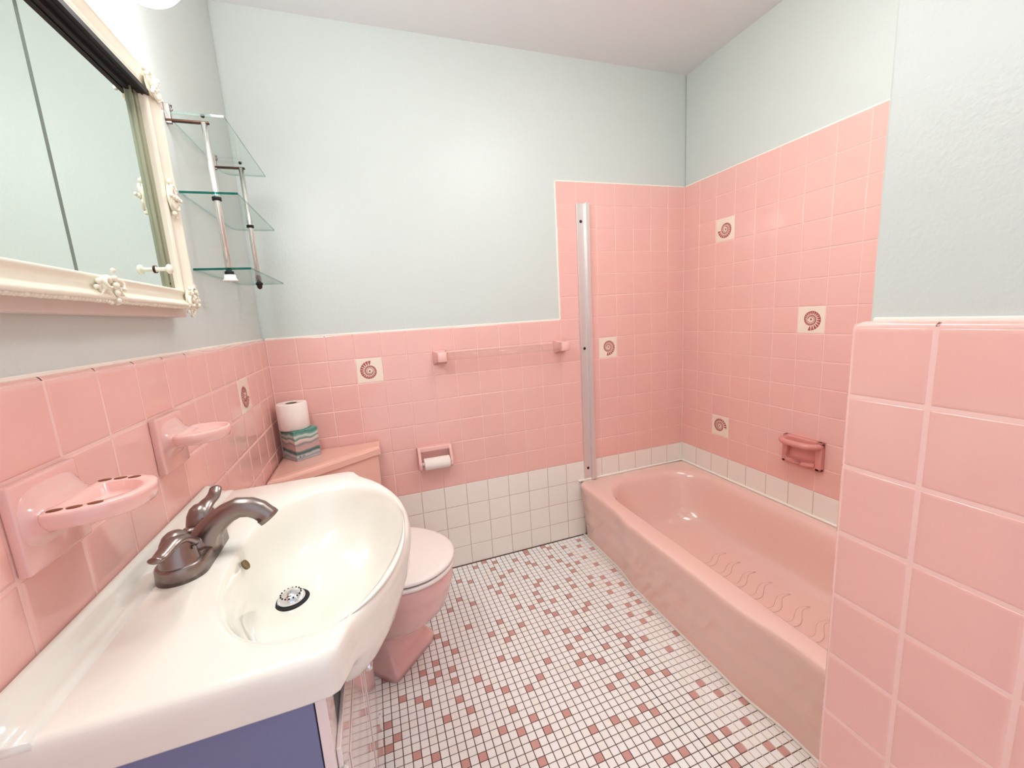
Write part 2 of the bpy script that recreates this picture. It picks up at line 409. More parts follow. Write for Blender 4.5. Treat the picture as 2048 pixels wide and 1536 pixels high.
rings += [inner_ang(1.418, 2.022, -1.44, -.078, .22, .3165), inner_ang(1.427, 2.012, -1.435, -.086, .215, .313), inner_ang(1.436, 2.004, -1.43, -.094, .21, .304),
          inner_ang(1.446, 1.996, -1.425, -.104, .2, .285), inner_ang(1.462, 1.985, -1.415, -.125, .19, .22), inner_ang(1.484, 1.970, -1.40, -.155, .18, .14),
          inner_ang(1.505, 1.955, -1.385, -.185, .17, .095), inner_ang(1.53, 1.935, -1.36, -.215, .155, .07), inner_ang(1.56, 1.905, -1.33, -.25, .13, .06)]
b.loft(rings, False, True)
tub = thing('bathtub', (1.71, -.75, 0), 'pink enamelled bathtub built in between the tiled alcove walls', 'bathtub')
build('tub_body', b, M['pink_tub'], tub)
b = MB()       # moulded slip-resistant ripples in the bottom
for q in range(9):
    y = -.52 - q * .078; path = []
    for t in range(15):
        x = 1.60 + .26 * t / 14
        path.append((x, y + .016 * sin(t / 14 * PI * 3) - .02 * sin(t / 14 * PI), .0605))
    b.tube(path, [.002 + .012 * sin(PI * (t + .5) / 15) for t in range(15)], 10, flat=(1, .13))
build('slip_ridges', b, M['pink_tub'], tub)
b = MB()
pts = [(tub_front(-.002 - 1.48 * i / 80, 0), -.002 - 1.48 * i / 80) for i in range(81)]
b.loft([[(x - .007, y, 0.0004), (x - .004, y, .004), (x + .003, y, .0075), (x + .004, y, .0004)] for x, y in pts], True, True)
build('caulk_line', b, M['grout_white'], tub)
b = MB(); b.tube([(1.372, -.003, .318), (1.7, -.003, .318), (W - .003, -.003, .318), (W - .003, -.7, .318), (W - .003, -1.486, .318)], .0062, 10)
build('caulk_line', b, M['grout_white'], tub)
# ------------------------------------------------------------------ metal strip on the wall at the tub end
t = thing('shower_door_channel', (1.44, 0, .318), 'tall bare aluminium channel screwed upright to the wall at the tub end', 'metal strip')
b = MB()
prof = [(1.408, 0), (1.408, -.006), (1.4125, -.0065), (1.4135, -.004), (1.4475, -.004), (1.4485, -.0185), (1.4505, -.021), (1.470, -.021), (1.4725, -.019), (1.4735, 0)]
b.prism(prof, .319, 1.735, .0008, 1)
build('channel_rail', b, M['alu'], t, wn=True)
for z in (.382, 1.029, 1.651):
    b = MB(); b.lathe([(.0001, -.0052), (.0062, -.0052), (.0075, -.0046), (.0075, -.003)], (1.431, 0, z), 'y', 20)
    build('screw_hole', b, M['hole'], t)

# ------------------------------------------------------------------ towel bar
t = thing('towel_bar', (.98, 0, 1.03), 'clear acrylic towel bar between two pink ceramic posts on the back wall', 'towel bar')
for cx in (.686, 1.288):
    b = MB()
    R = []
    for yy, hx, hz, dz in ((0, .031, .032, 0), (-.006, .031, .032, 0), (-.040, .020, .022, .004), (-.050, .019, .021, .004), (-.076, .021, .022, .005), (-.079, .019, .020, .005)):
        R.append([(cx + sup(hx, hz, 2 * PI * i / 24, 14)[0], yy, 1.052 + dz + sup(hx, hz, 2 * PI * i / 24, 14)[1]) for i in range(24)])
    b.loft(R); build('post', b, M['dish'], t)
b = MB(); b.tube([(.704, -.057, 1.056), (1.27, -.057, 1.056)], .0165, 8)
build('bar', b, M['acrylic'], t)
# ------------------------------------------------------------------ toilet paper holder
t = thing('toilet_paper_holder', (.621, 0, .53), 'pink ceramic toilet paper holder set in the back wall tiles', 'toilet paper holder')
b = MB()
b.box((.542, -.007, .531), (.700, .001, .648), .004)
b.box((.542, -.032, .624), (.700, -.003, .648), .006, 3)
for x0, x1 in ((.542, .556), (.686, .700)):
    mx = Matrix(((0, 0, 1, 0), (1, 0, 0, 0), (0, 1, 0, 0), (0, 0, 0, 1)))   # prism (y,z) -> extruded along x
    b.prism([(-.003, .535), (-.003, .646), (-.03, .646), (-.048, .612), (-.062, .578), (-.06, .556), (-.05, .545)], x0, x1, .004, 2, mx=mx)
build('bracket_body', b, M['dish'], t, wn=True)
b = MB(); b.lathe([(.0002, .553), (.008, .553), (.008, .689), (.0002, .689)], (0, -.046, .575), 'x', 20)
build('spindle', b, M['cap_white'], t)
b = MB(); b.lathe([(.0095, .566), (.026, .566), (.0275, .568), (.0275, .681), (.026, .683), (.0095, .683)], (0, -.046, .572), 'x', 32, cap0=False, cap1=False)
o = build('toilet_roll', b, M['paper'], origin=(.62, -.046, .545))
tag(o, 'nearly used-up white toilet roll on the holder on the back wall', 'toilet roll')

# ------------------------------------------------------------------ soap dish with grab bar over the tub
t = thing('soap_dish', (W, -.712, .52), 'pink ceramic soap dish with a grab bar on the wall over the tub', 'soap dish')
def rx(o, y, z): return (W - o, y, z)
b = MB(); ya, yb, za, zb = -.795, -.630, .522, .646
b.box((W - .004, ya, za), (W + .001, yb, zb), .001)
for lo, hi in (((ya, za), (ya + .026, zb)), ((yb - .022, za), (yb, zb)), ((ya, za), (yb, za + .018)), ((ya, zb - .03), (yb, zb))):
    b.box((W - .024, lo[0], lo[1]), (W - .002, hi[0], hi[1]), .006, 3)
# tray lip with a drain notch
outl = [(.0, ya + .02), (.03, ya + .022), (.046, ya + .04), (.05, -.735), (.044, -.728), (.038, -.716), (.044, -.704), (.05, -.697), (.046, yb - .036), (.03, yb - .018), (.0, yb - .016)]
b.prism([(W - x, y) for x, y in outl], .538, .549, .003, 2)
b.prism([(W - x * .96, y) for x, y in outl], .545, .555, .002, 2)
build('dish_body', b, M['dish_dark'], t, wn=True)
b = MB()
path = [(W - .012, ya + .012, .628), (W - .04, ya + .014, .628), (W - .064, ya + .035, .629), (W - .072, -.712, .63), (W - .064, yb - .035, .629), (W - .04, yb - .012, .628), (W - .012, yb - .012, .628)]
sp = []
for i in range(len(path) - 1):
    for q in range(6): sp.append(tuple(lerp(path[i][k], path[i + 1][k], q / 6) for k in range(3)))
sp.append(path[-1])
for _ in range(4):
    sp = [sp[0]] + [tuple((sp[i - 1][k] + 2 * sp[i][k] + sp[i + 1][k]) / 4 for k in range(3)) for i in range(1, len(sp) - 1)] + [sp[-1]]
b.tube(sp, .0125, 14, flat=(1.15, 1))
build('grab_bar', b, M['dish_dark'], t)

# ------------------------------------------------------------------ dishes on the left wall
def half_oval(x0, xt, yc, hw, n=40):
    out = []; xm = x0 + .016
    for i in range(n):
        a = 2 * PI * i / n; cx, cy = cos(a), sin(a)
        if cx >= 0: x, y = sup(xt - xm, hw, a, 2.15); x += xm
        else: x, y = sup(xm - x0, hw, a, 5); x += xm
        out.append((x, yc + y))
    return out
def wall_dish(t, yc, ph, zt, hw, xt, deep, mater, rim):
    b = MB()
    z1, z0 = zr(1), zr(2)
    b.box((-.001, yc - T / 2 - .001 * 0, z0 + .0015), (.012, yc + T / 2 * ph, z1 - .001), .0035, 3)
    # flared neck from the plate into the tray
    R = []
    for x, w, zu, zl in ((.006, hw * .90, zt + .032, zt - .052), (.0125, hw * .88, zt + .024, zt - .046), (.0165, hw * .86, zt + .0125, zt - .038), (.023, hw * .85, zt + .004, zt - .031), (.031, hw * .85, zt + .0004, zt - .027), (.040, hw * .85, zt - .002, zt - .026)):
        R.append([(x, yc + sup(w, (zu - zl) / 2, 2 * PI * i / 28, 3.2)[0], (zu + zl) / 2 + sup(w, (zu - zl) / 2, 2 * PI * i / 28, 3.2)[1]) for i in range(28)])
    b.loft(R)
    def ring(s, z, x0=.026):
        pts = half_oval(x0, xt, yc, hw); cx = (x0 + xt) / 2
        return [(cx + (x - cx) * s, yc + (y - yc) * s, z) for x, y in pts]
    k = rim
    b.loft([ring(.72, zt - .024), ring(.93, zt - .02), ring(.985, zt - .012), ring(1., zt - .005), ring(.985, zt - .001), ring(.96, zt), ring(k + .03, zt), ring(k, zt - .0015), ring(k - .05, zt - deep * .8), ring(k - .1, zt - deep)], True, True)
    return build('dish_body', b, mater, t)
t = thing('soap_dish', (0, -.9225, 1.0), 'oval pink soap dish on the left wall, between the toothbrush holder and the corner', 'soap dish')
wall_dish(t, -.9225, 1., 1.040, .054, .107, .008, M['dish'], .86)
t = thing('toothbrush_holder', (0, -1.248, 1.0), 'oval pink toothbrush holder with brush holes on the left wall above the faucet', 'toothbrush holder')
wall_dish(t, -1.248, 1., 1.040, .060, .112, .015, M['dish'], .64)
for sy in (-1, 1):
    for x, dy in ((.040, .0475), (.057, .0465), (.074, .0425)):
        b = MB(); rr = .0058
        b.loft([[(x + rr * 1.25 * cos(2 * PI * i / 16), -1.248 + sy * dy + rr * .8 * sin(2 * PI * i / 16), z) for i in range(16)] for z in (1.0402, 1.0406)])
        build('brush_hole', b, M['brown_hole'], t)

# ------------------------------------------------------------------ mirror cabinet
t = thing('mirror_cabinet', (0, -1.10, 1.262), 'white framed mirror cabinet with two sliding mirrors on the left wall', 'mirror cabinet')
b = MB(); b.box((-.0104, -1.44, 1.262), (.018, -.764, 1.738), .002)
build('cabinet_box', b, M['board'], t, wn=True)
yi0, yi1, zi0, zi1 = -1.372, -.829, 1.317, 1.688
b = MB(); b.box((.0185, yi0 - .02, zi0 - .02), (.0195, yi1 + .02, zi1 + .02)); build('back_panel', b, M['track'], t, smooth=False)
MX = .0235
b = MB(); b.box((.0197, -1.39, zi0 - .01), (MX, -1.128, zi1 - .004), .0004, 1); build('mirror_panel', b, [M['mirror']], t, smooth=False)
b = MB(); b.box((.0197, -1.122, zi0 - .01), (MX, -.8585, zi1 - .004), .0004, 1); build('mirror_panel', b, [M['mirror']], t, smooth=False)
b = MB(); b.box((.0196, -1.1285, zi0 - .01), (MX + .0002, -1.1215, zi1 - .004)); build('mirror_seam', b, M['seam'], t, smooth=False)
b = MB(); b.box((.0195, yi0 - .01, zi1 - .005), (.0445, yi1 + .006, zi1 + .004)); b.box((MX, yi0 - .01, zi1 - .012), (MX + .003, yi1, zi1)); b.box((.0345, yi0 - .01, zi1 - .007), (.037, yi1, zi1))
build('top_track', b, M['black'], t, smooth=False)
b = MB(); b.box((.0196, -.857, zi0 - .01), (.026, yi1 + .01, zi1)); b.box((.0196, -.8575, zi0 - .01), (.0290, -.8545, zi1)); b.box((.026, -.843, zi0 - .01), (.0285, yi1 + .01, zi1))
build('side_track', b, M['track'], t, smooth=False)
# moulded frame: profile runs from the inner lip outward
FX = .0445
prof = [(0, .020), (0, .040), (.003, .0445), (.008, .0455), (.011, .043), (.014, .0415), (.020, .041), (.028, .044), (.035, .051), (.039, .0545), (.043, .0535), (.045, .047), (.0455, .030), (.044, .018)]
cor = [(yi1, zi0, 1, -1), (yi1, zi1, 1, 1), (yi0, zi1, -1, 1), (yi0, zi0, -1, -1)]
b = MB()
R = [[(x - .004, y + sy * w * (.9 if sy > 0 else 1), z + sz * w * (1. if sz > 0 else .84)) for w, x in prof] for y, z, sy, sz in cor]
R.append(R[0]); b.loft(R, False, False, closed=False)
# roped edge
oy0, oy1, oz0, oz1 = yi0 - .0445, yi1 + .040, zi0 - .0372, zi1 + .0445
def along(p, q, step):
    n = max(1, int((Vector(q) - Vector(p)).length / step)); return [tuple(lerp(p[k], q[k], i / n) for k in range(3)) for i in range(n)]
for p, q in (((.044, oy1, oz0), (.044, oy1, oz1)), ((.044, oy1, oz1), (.044, oy0, oz1)), ((.044, oy0, oz1), (.044, oy0, oz0)), ((.044, oy0, oz0), (.044, oy1, oz0))):
    for i, c in enumerate(along(p, q, .0072)):
        b.sphere((c[0] + random.uniform(-.0005, .0005), c[1], c[2]), random.uniform(.0038, .0048), 6, sc=(1.0, 1, 1))
fr = build('frame', b, M['frame'], t, smooth=True)
def ornament(cy, cz, ang, size, kind):
    b = MB(); rnd = random.Random(int((cy * 17 + cz * 91) * 100))
    ca, sa = cos(ang), sin(ang)
    def W2(a, d, x): return (x, cy + (a * ca - d * sa) * size, cz + (a * sa + d * ca) * size)
    for sgnn in (-1, 1):
        path = []; rad = []
        for i in range(18):
            q = i / 17; th = .4 + q * 4.4; rr = .40 * (1 - .72 * q)
            path.append(W2(sgnn * (.42 - rr * cos(th) * .9), rr * sin(th) * .8 + .05, .048 + .006 * q)); rad.append(size * (.085 * (1 - .45 * q)))
        b.tube(path, rad, 8, up=X)
        path = [W2(sgnn * (.05 + .85 * i / 9), .28 * sin(i / 9 * PI) - .42, .047) for i in range(10)]
        b.tube(path, [size * .10 * (1 - i / 11) for i in range(10)], 8, up=X)
        b.sphere(W2(sgnn * .80, .18, .047), size * .12, 8); b.sphere(W2(sgnn * .98, -.05, .046), size * .09, 8)
        for i in range(4): b.sphere(W2(sgnn * (.22 + .2 * i), -.64 + .05 * i, .046), size * .085, 8)
    b.sphere(W2(0, -.05, .044), size * .62, 14, sc=(.18, 1.25 if abs(ca) > .9 else .9, 1.25 if abs(sa) > .9 else .9))
    for i in range(5): b.sphere(W2(0, -.55 + i * .3, .052), size * (.15 - .02 * abs(i - 2)), 8, sc=(.8, 1, 1))
    if kind == 'corner':
        for i in range(7): b.sphere(W2(rnd.uniform(-.6, .6), rnd.uniform(-.7, .5), .05), size * rnd.uniform(.09, .14), 8)
    build('ornament', b, M['frame'], fr)
om = .020
for cy, cz, an, kd, sz in ((yi1 + om, zi0 - .018, D(45), 'corner', .040), (yi1 + om, zi1 + om, D(135), 'corner', .040), (yi0 - om, zi1 + om, D(-135), 'corner', .040), (yi0 - om, zi0 - .018, D(-45), 'corner', .040),
                       (yi1 + .022, 1.5, D(90), 'mid', .038), (-1.10, zi0 - .018, 0, 'mid', .036), (-1.10, zi1 + .02, PI, 'mid', .038), (yi0 - .022, 1.5, D(-90), 'mid', .038)):
    ornament(cy, cz, an, sz, kd)
b = MB(); kc = (0, -.8885, 1.3500)
b.lathe([(.0001, MX), (.006, MX), (.006, MX + .0015), (.0036, MX + .003), (.0036, MX + .016), (.005, MX + .0185), (.0085, MX + .020), (.0092, MX + .023), (.0075, MX + .026), (.0001, MX + .027)], kc, 'x', 24)
kn = build('knob', b, M['frame'], t)
b = MB(); b.lathe([(.0062, MX), (.0072, MX), (.0072, MX + .002), (.0062, MX + .002)], kc, 'x', 20, cap0=False, cap1=False); build('knob_ring', b, M['bronze'], kn)
b = MB(); b.sphere((.0265, -.8405, 1.3275), .0035, 10, sc=(.5, 1, 1)); build('screw', b, M['bronze'], t)

# ------------------------------------------------------------------ lamp over the mirror
t = thing('vanity_light', (0, -1.09, 1.84), 'wall lamp with glowing white globes above the mirror', 'wall lamp')
b = MB(); b.box((-.0104, -1.42, 1.865), (.02, -.80, 1.935), .006, 3); build('back_plate', b, M['chrome'], t, wn=True)
GX, GZ, GR = .082, 1.884, .064
for gy in (-.868, -1.10, -1.332):
    b = MB(); b.tube([(.018, gy, 1.90), (.034, gy, 1.898)], .02, 20); build('lamp_holder', b, M['chrome'], t)
    b = MB(); b.sphere((GX, gy, GZ), GR, 32); build('globe', b, M['lamp'], t)

t = thing('ceiling_light', (1.25, -1.08, CZ - .12), 'added fill lamp, unseen: round white dome under the ceiling', 'ceiling lamp')  # unseen dome lamp, added to brighten the tub alcove
b = MB(); b.lathe([(.0001, CZ), (.195, CZ), (.2, CZ - .012), (.195, CZ - .03), (.0001, CZ - .03)], (1.25, -1.08, 0), 'z', 40); build('lamp_base', b, M['chrome'], t)
b = MB(); b.lathe([(.19, CZ - .031), (.225, CZ - .045), (.23, CZ - .062), (.20, CZ - .085), (.12, CZ - .104), (.0001, CZ - .11)], (1.25, -1.08, 0), 'z', 40); build('glass_dome', b, M['dome'], t)
# ------------------------------------------------------------------ glass shelf unit in the corner
t = thing('glass_shelf_unit', (.067, -.43, 1.36), 'three-tier clear glass wall shelf with silver rods in the left corner', 'shelf')
SHY0, SHY1 = -.603, -.163
for i, (z, d) in enumerate(((1.7445, .116), (1.5655, .119), (1.3815, .122))):
    b = MB(); p = [(-.006, SHY0), (d, SHY0), (d, SHY1)]
    for q in range(7):
        a = PI / 2 + q / 6 * PI / 2; p.append((.024 + .03 * cos(a), SHY1 - .03 + .03 * sin(a)))
    n = len(p); h = .0055
    vs = [(x, y, z) for x, y in p] + [(x, y, z + h) for x, y in p]
    fs = [tuple(range(n))[::-1], tuple(range(n, 2 * n))]; ms = [0, 0]
    for q in range(n):
        fs.append((q, (q + 1) % n, n + (q + 1) % n, n + q)); ms.append(1 if q == 0 and i > 0 else 2)
    b.add(vs, fs, ms); build('glass_shelf', b, [M['glass'], M['glass_edge'], M['glass_edge_pale']], t, smooth=False)
for ry in (-.586, -.268):
    b = MB(); b.tube([(.067, ry, 1.736), (.067, ry, 1.372)], .0072, 16); build('rod', b, M['rod'], t)
    b = MB(); b.box((-.0104, ry - .0055, 1.733), (.078, ry + .0055, 1.7385), .0015); b.sphere((.067, ry, 1.752), .005, 10)
    build('bracket_arm', b, M['bronze'], t, wn=True)
    b = MB(); b.box((-.0104, ry - .004, 1.728), (.002, ry + .004, 1.774), .0015); b.tube([(.002, ry, 1.755), (.006, ry, 1.760), (.005, ry, 1.770)], .0022, 8)
    build('wall_hook', b, M['nickel'], t, wn=True)
    for z in (1.5575, 1.3745):
        b = MB(); b.lathe([(.0073, z - .003), (.0105, z - .003), (.0105, z + .005), (.0073, z + .005)], (.067, ry, 0), 'z', 16)
        build('shelf_collar', b, M['black'], t)
b = MB(); b.lathe([(.0001, 1.372), (.013, 1.371), (.014, 1.362), (.0175, 1.357), (.0175, 1.3545), (.0001, 1.3545)], (.067, -.586, 0), 'z', 24); build('end_cap', b, M['cap_white'], t)
b = MB(); b.sphere((.067, -.268, 1.368), .0085, 12, sc=(1, 1, 1.2)); build('end_cap', b, M['bronze'], t)

# ------------------------------------------------------------------ vanity cabinet
t = thing('vanity_cabinet', (.15, -1.10, 0), 'lavender-grey vanity cabinet with glossy white doors under the white basin', 'cabinet')
b = MB()
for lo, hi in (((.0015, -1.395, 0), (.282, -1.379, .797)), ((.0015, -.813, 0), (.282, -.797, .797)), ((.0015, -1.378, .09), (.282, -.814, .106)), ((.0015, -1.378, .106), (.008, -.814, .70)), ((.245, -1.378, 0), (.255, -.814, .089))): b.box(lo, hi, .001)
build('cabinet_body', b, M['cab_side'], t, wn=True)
b = MB(); 
for lo, hi in (((.2835, -1.395, .02), (.296, -1.35, .797)), ((.2835, -.842, .02), (.296, -.797, .797)), ((.2835, -1.349, .02), (.296, -.843, .08)), ((.2835, -1.349, .645), (.296, -.843, .700)), ((.2835, -1.12, .081), (.296, -1.075, .644))): b.box(lo, hi, .001)
build('face_frame', b, M['cab_door'], t, wn=True)
for y0, y1 in ((-1.386, -1.101), (-1.095, -.806)):
    b = MB(); b.box((.2962, y0, .05), (.3025, y1, .705), .0015)
    b.box((.3025, y0 + .05, .10), (.3045, y1 - .05, .64), .0015)
    d = build('door', b, M['cab_door'], t, wn=True)
    ky = y1 - .025 if y0 < -1.2 else y0 + .025
    b = MB(); b.lathe([(.0001, .3025), (.006, .3025), (.005, .312), (.011, .318), (.0125, .324), (.009, .329), (.0001, .330)], (0, ky, .585), 'x', 24)
    build('knob', b, M['chrome'], d)
    hy = y0 if y0 < -1.2 else y1
    for z in (.655, .12):
        b = MB(); b.tube([(.3035, hy, z - .022), (.3035, hy, z + .022)], .0042, 12); b.box((.296, hy - .008, z - .018), (.3035, hy + .008, z + .018), .001)
        build('hinge', b, M['cap_white'], d, wn=True)
# ------------------------------------------------------------------ basin
BC = Vector((.262, -1.105))
half = [(.0, .314), (.15, .3145), (.296, .315), (.312, .311), (.321, .300), (.3245, .286), (.330, .270), (.342, .252), (.358, .230), (.378, .196), (.396, .155), (.412, .108), (.4225, .055), (.426, 0)]
YC = -1.096
poly = [(x, YC + y) for x, y in half] + [(x, YC - y) for x, y in half[::-1][1:]]
# smooth the outline a little
def chaikin(p):
    o = [p[0]]
    for a, c in zip(p, p[1:]): o += [(lerp(a[0], c[0], .25), lerp(a[1], c[1], .25)), (lerp(a[0], c[0], .75), lerp(a[1], c[1], .75))]
    return o + [p[-1]]
poly = chaikin(chaikin(poly))
NB = 160
def ray_poly(a):
    d = Vector((cos(a), sin(a))); best = None
    P = poly
    for i in range(len(P)):
        p, q = Vector(P[i]), Vector(P[(i + 1) % len(P)]); e = q - p
        den = d.x * e.y - d.y * e.x
        if abs(den) < 1e-12: continue
        w = p - BC; k = (w.x * e.y - w.y * e.x) / den; s = (w.x * d.y - w.y * d.x) / den
        if k > 0 and -1e-9 <= s <= 1 + 1e-9 and (best is None or k < best): best = k
    return BC + d * best
OUT = [ray_poly(2 * PI * (i + .5) / NB) for i in range(NB)]
ZT = .856
def off(p, k):
    d = (p - BC).normalized(); return p + d * k
def bowl(s, cx, cy):
    out = []
    for i in range(NB):
        a = 2 * PI * (i + .5) / NB
        ax = .135 if cos(a) > 0 else .132
        x, y = sup(ax * s, .236 * s, a, 2.25 if cos(a) < 0 else 2.1)
        out.append((cx + x, cy + y))
    return out
def R3(pts, z): return [(p[0], p[1], z) for p in pts]
under = []
for p in OUT:
    under.append((min(p.x, .309), max(-1.402, min(-.79, p.y))))
def mixr(A, B, k): return [(lerp(a[0], c[0], k), lerp(a[1], c[1], k)) for a, c in zip(A, B)]
def wgt(p): q = max(0, min(1, (p.x - .318) / .07)); return q * q * (3 - 2 * q)
def skirt(k, zd, zb): return [(lerp(a[0], c.x, k), lerp(a[1], c.y, k), lerp(zd, zb, wgt(c))) for a, c in zip(under, OUT)]
rings = [skirt(0, .7985, .705), skirt(.3, .799, .712), skirt(.62, .7998, .735), skirt(.86, .8005, .764), skirt(.97, .803, .795)]
rings += [R3([off(q, -.001) for q in OUT], .813), R3([off(q, .0015) for q in OUT], .824), R3([off(q, .002) for q in OUT], .84), R3([off(q, -.0005) for q in OUT], .8495), R3([off(q, -.005) for q in OUT], .8545), R3([off(q, -.011) for q in OUT], ZT)]
b0 = bowl(1.05, .274, -1.122)
rings += [R3(mixr([off(q, -.011) for q in OUT], b0, .6), ZT + .0003)]
for s, cx, cy, z in ((1.045, .275, -1.122, .8558), (1.02, .275, -1.122, .8535), (1.0, .2745, -1.122, .848), (.975, .274, -1.122, .838), (.93, .271, -1.12, .815), (.86, .266, -1.117, .785), (.75, .257, -1.112, .761), (.6, .245, -1.107, .747), (.42, .230, -1.10, .7395), (.25, .216, -1.095, .7355), (.12, .207, -1.092, .7335)):
    rings.append(R3(bowl(s, cx, cy), z))
t = thing('sink_basin', (.2, -1.10, .80), 'white ceramic vanity basin with a bulging bowl front on the cabinet', 'sink')
b = MB(); b.loft(rings, False, True)
# raised lip along the wall
R = []
for y in [-1.410, -1.408, -1.38, -1.1, -.81, -.786, -.783]:
    k = 1 if -1.405 < y < -.80 else (.3 if y in (-1.410, -.783) else .8)
    R.append([(.0015, y, .845), (.0015, y, ZT + .024 * k), (.006, y, ZT + .0275 * k), (.012, y, ZT + .0255 * k), (.016, y, ZT + .018 * k), (.022, y, ZT + .008 * k), (.034, y, ZT + .002 * k), (.05, y, ZT + .0002), (.05, y, .845)])
b.loft(R)
build('basin', b, M['porcelain'], t)
b = MB(); mx = Matrix.Rotation(D(62), 3, 'Y')
b.lathe([(.0001, -.0002), (.0062, 0), (.0078, .0006), (.0086, .0003), (.0086, -.003)], (.1535, -1.116, .8345), 'z', 24, mx=mx); o = build('overflow_hole', b, M['overflow'], t)
t2 = thing('drain_strainer', (.2055, -1.092, .734), 'domed chrome drain strainer with small holes in the white bowl', 'drain')
b = MB(); dc = (.2055, -1.092, .7345); b.lathe([(.0001, .0185), (.006, .018), (.0125, .0158), (.0185, .0115), (.022, .007), (.0235, .004), (.0235, -.001)], dc, 'z', 36); build('dome', b, M['chrome'], t2)
b = MB(); b.lathe([(.0235, -.001), (.024, .0025), (.0285, .0018), (.0305, -.0008), (.0235, -.001)], dc, 'z', 36, cap0=False, cap1=False); build('flange', b, M['black'], t2)
for i in range(16):
    a = 2 * PI * i / 16
    b = MB(); b.sphere((dc[0] + .0168 * cos(a), dc[1] + .0168 * sin(a), dc[2] + .0128), .0017, 8); build('strainer_hole', b, M['black'], t2)
# ------------------------------------------------------------------ faucet
t = thing('faucet', (.08, -1.10, ZT), 'brushed nickel two-handle faucet on the white basin', 'faucet')
FY = -1.10; FXc = .079
def stadium(hx, hy, n=40):
    out = []
    for i in range(n):
        a = 2 * PI * i / n; x, y = sup(hx, hx, a, 2)
        out.append((FXc + x, FY + y + (hy - hx) * (1 if sin(a) > 0 else -1)))
    return out
b = MB()
b.loft([R3(stadium(.0345, .0805), ZT + .0003), R3(stadium(.0335, .0795), ZT + .020), R3(stadium(.032, .078), ZT + .0235), R3(stadium(.029, .075), ZT + .0255)])
build('base_plate', b, M['nickel'], t)
b = MB()
sp = [(.094, .874, .0265, 1.0), (.0985, .887, .0235, 1.), (.106, .900, .0205, 1.), (.119, .914, .018, 1.), (.135, .925, .0168, 1.), (.152, .931, .0165, 1.), (.170, .9275, .0162, 1.), (.182, .920, .016, 1.), (.1895, .911, .0155, 1.), (.1905, .909, .0168, 1.), (.1950, .9025, .0168, 1.)]
b.tube([(x, FY, z) for x, z, r, f in sp], [r for x, z, r, f in sp], 24, flat=(1.05, .92), up=Y)
b.lathe([(.030, 0), (.0285, .006), (.0265, .012), (.024, .018)], (.0845, FY, ZT + .0240), 'z', 28)
build('spout', b, M['nickel'], t)
for s in (-1, 1):
    hy = FY + s * .0505; hx = .079
    b = MB(); b.lathe([(.0265, 0), (.0262, .003), (.0248, .006), (.0235, .02), (.0205, .034), (.0150, .045), (.009, .050), (.0001, .0515)], (hx, hy, ZT + .0235), 'z', 28)
    h = build('handle', b, M['nickel'], t)
    b = MB()
    if s < 0: path = [(.094, hy + .010, .905), (.088, hy - .002, .919), (.083, hy - .016, .9215), (.0775, hy - .030, .915), (.0735, hy - .042, .9105), (.071, hy - .052, .913)]
    else: path = [(.079, hy - .012, .906), (.083, hy - .002, .920), (.088, hy + .010, .928), (.0905, hy + .024, .928), (.0920, hy + .038, .933), (.0925, hy + .047, .943)]
    sm = []
    for i in range(len(path) - 1):
        for q in range(4): sm.append(tuple(lerp(path[i][k], path[i + 1][k], q / 4) for k in range(3)))
    sm.append(path[-1]); n = len(sm)
    for _ in range(3): sm = [sm[0]] + [tuple((sm[i - 1][k] + sm[i][k] * 2 + sm[i + 1][k]) / 4 for k in range(3)) for i in range(1, n - 1)] + [sm[-1]]
    b.tube(sm, [lerp(.0165, .0095, i / (n - 1)) if i < n - 1 else .006 for i in range(n)], 16, flat=(1.0, .5))
    build('lever', b, M['nickel'], h)
    b = MB(); b.lathe([(.0001, -.0005), (.0032, 0), (.0032, -.004)], (hx + .0225, hy - .006, ZT + .047), 'x', 14); build('set_screw', b, M['black'], h)
b = MB(); b.tube([(.0700, FY + .022, ZT + .022), (.0700, FY + .022, ZT + .040)], .0032, 12); b.lathe([(.0035, .037), (.0095, .0395), (.0108, .043), (.0093, .0455), (.0001, .0465)], (.0700, FY + .022, ZT), 'z', 20)
build('lift_rod', b, M['nickel'], t)

# ------------------------------------------------------------------ toilet
t = thing('toilet', (.33, -.42, 0), 'pink corner toilet with a white seat lid, its tank wedged in the back left corner', 'toilet')
def inset_poly(p, k):
    c = Vector((sum(x for x, y in p) / len(p), sum(y for x, y in p) / len(p))); n = len(p); out = []
    for i in range(n):
        a, m, d = Vector(p[i - 1]), Vector(p[i]), Vector(p[(i + 1) % n])
        def nrm(u): q = Vector((-u.y, u.x)).normalized(); return q if q.dot(c - m) > 0 else -q
        n1, n2 = nrm(m - a), nrm(d - m); bi = (n1 + n2)
        out.append(tuple(m + bi * (k / max(.25, bi.dot(n1)))))
    return out
LP = [(.004, -.004), (.004, -.326), (.055, -.317), (.384, -.105), (.386, -.004)]
b = MB()
b.loft([R3(inset_poly(LP, .006), .672), R3(LP, .676), R3(LP, .698), R3(inset_poly(LP, .003), .704), R3(inset_poly(LP, .012), .708), R3(inset_poly(LP, .03), .7095)])
build('tank_lid', b, M['tank_china'], t, smooth=False)
b = MB(); TP_ = inset_poly(LP, .012)
b.loft([R3(inset_poly(LP, .04), .30), R3(inset_poly(LP, .026), .36), R3(TP_, .50), R3(inset_poly(LP, .010), .672)])
build('tank', b, M['tank_china'], t, smooth=False)
TC = Vector((.396, -.489)); ta = Vector((.7071, -.7071)); tp = Vector((.7071, .7071))
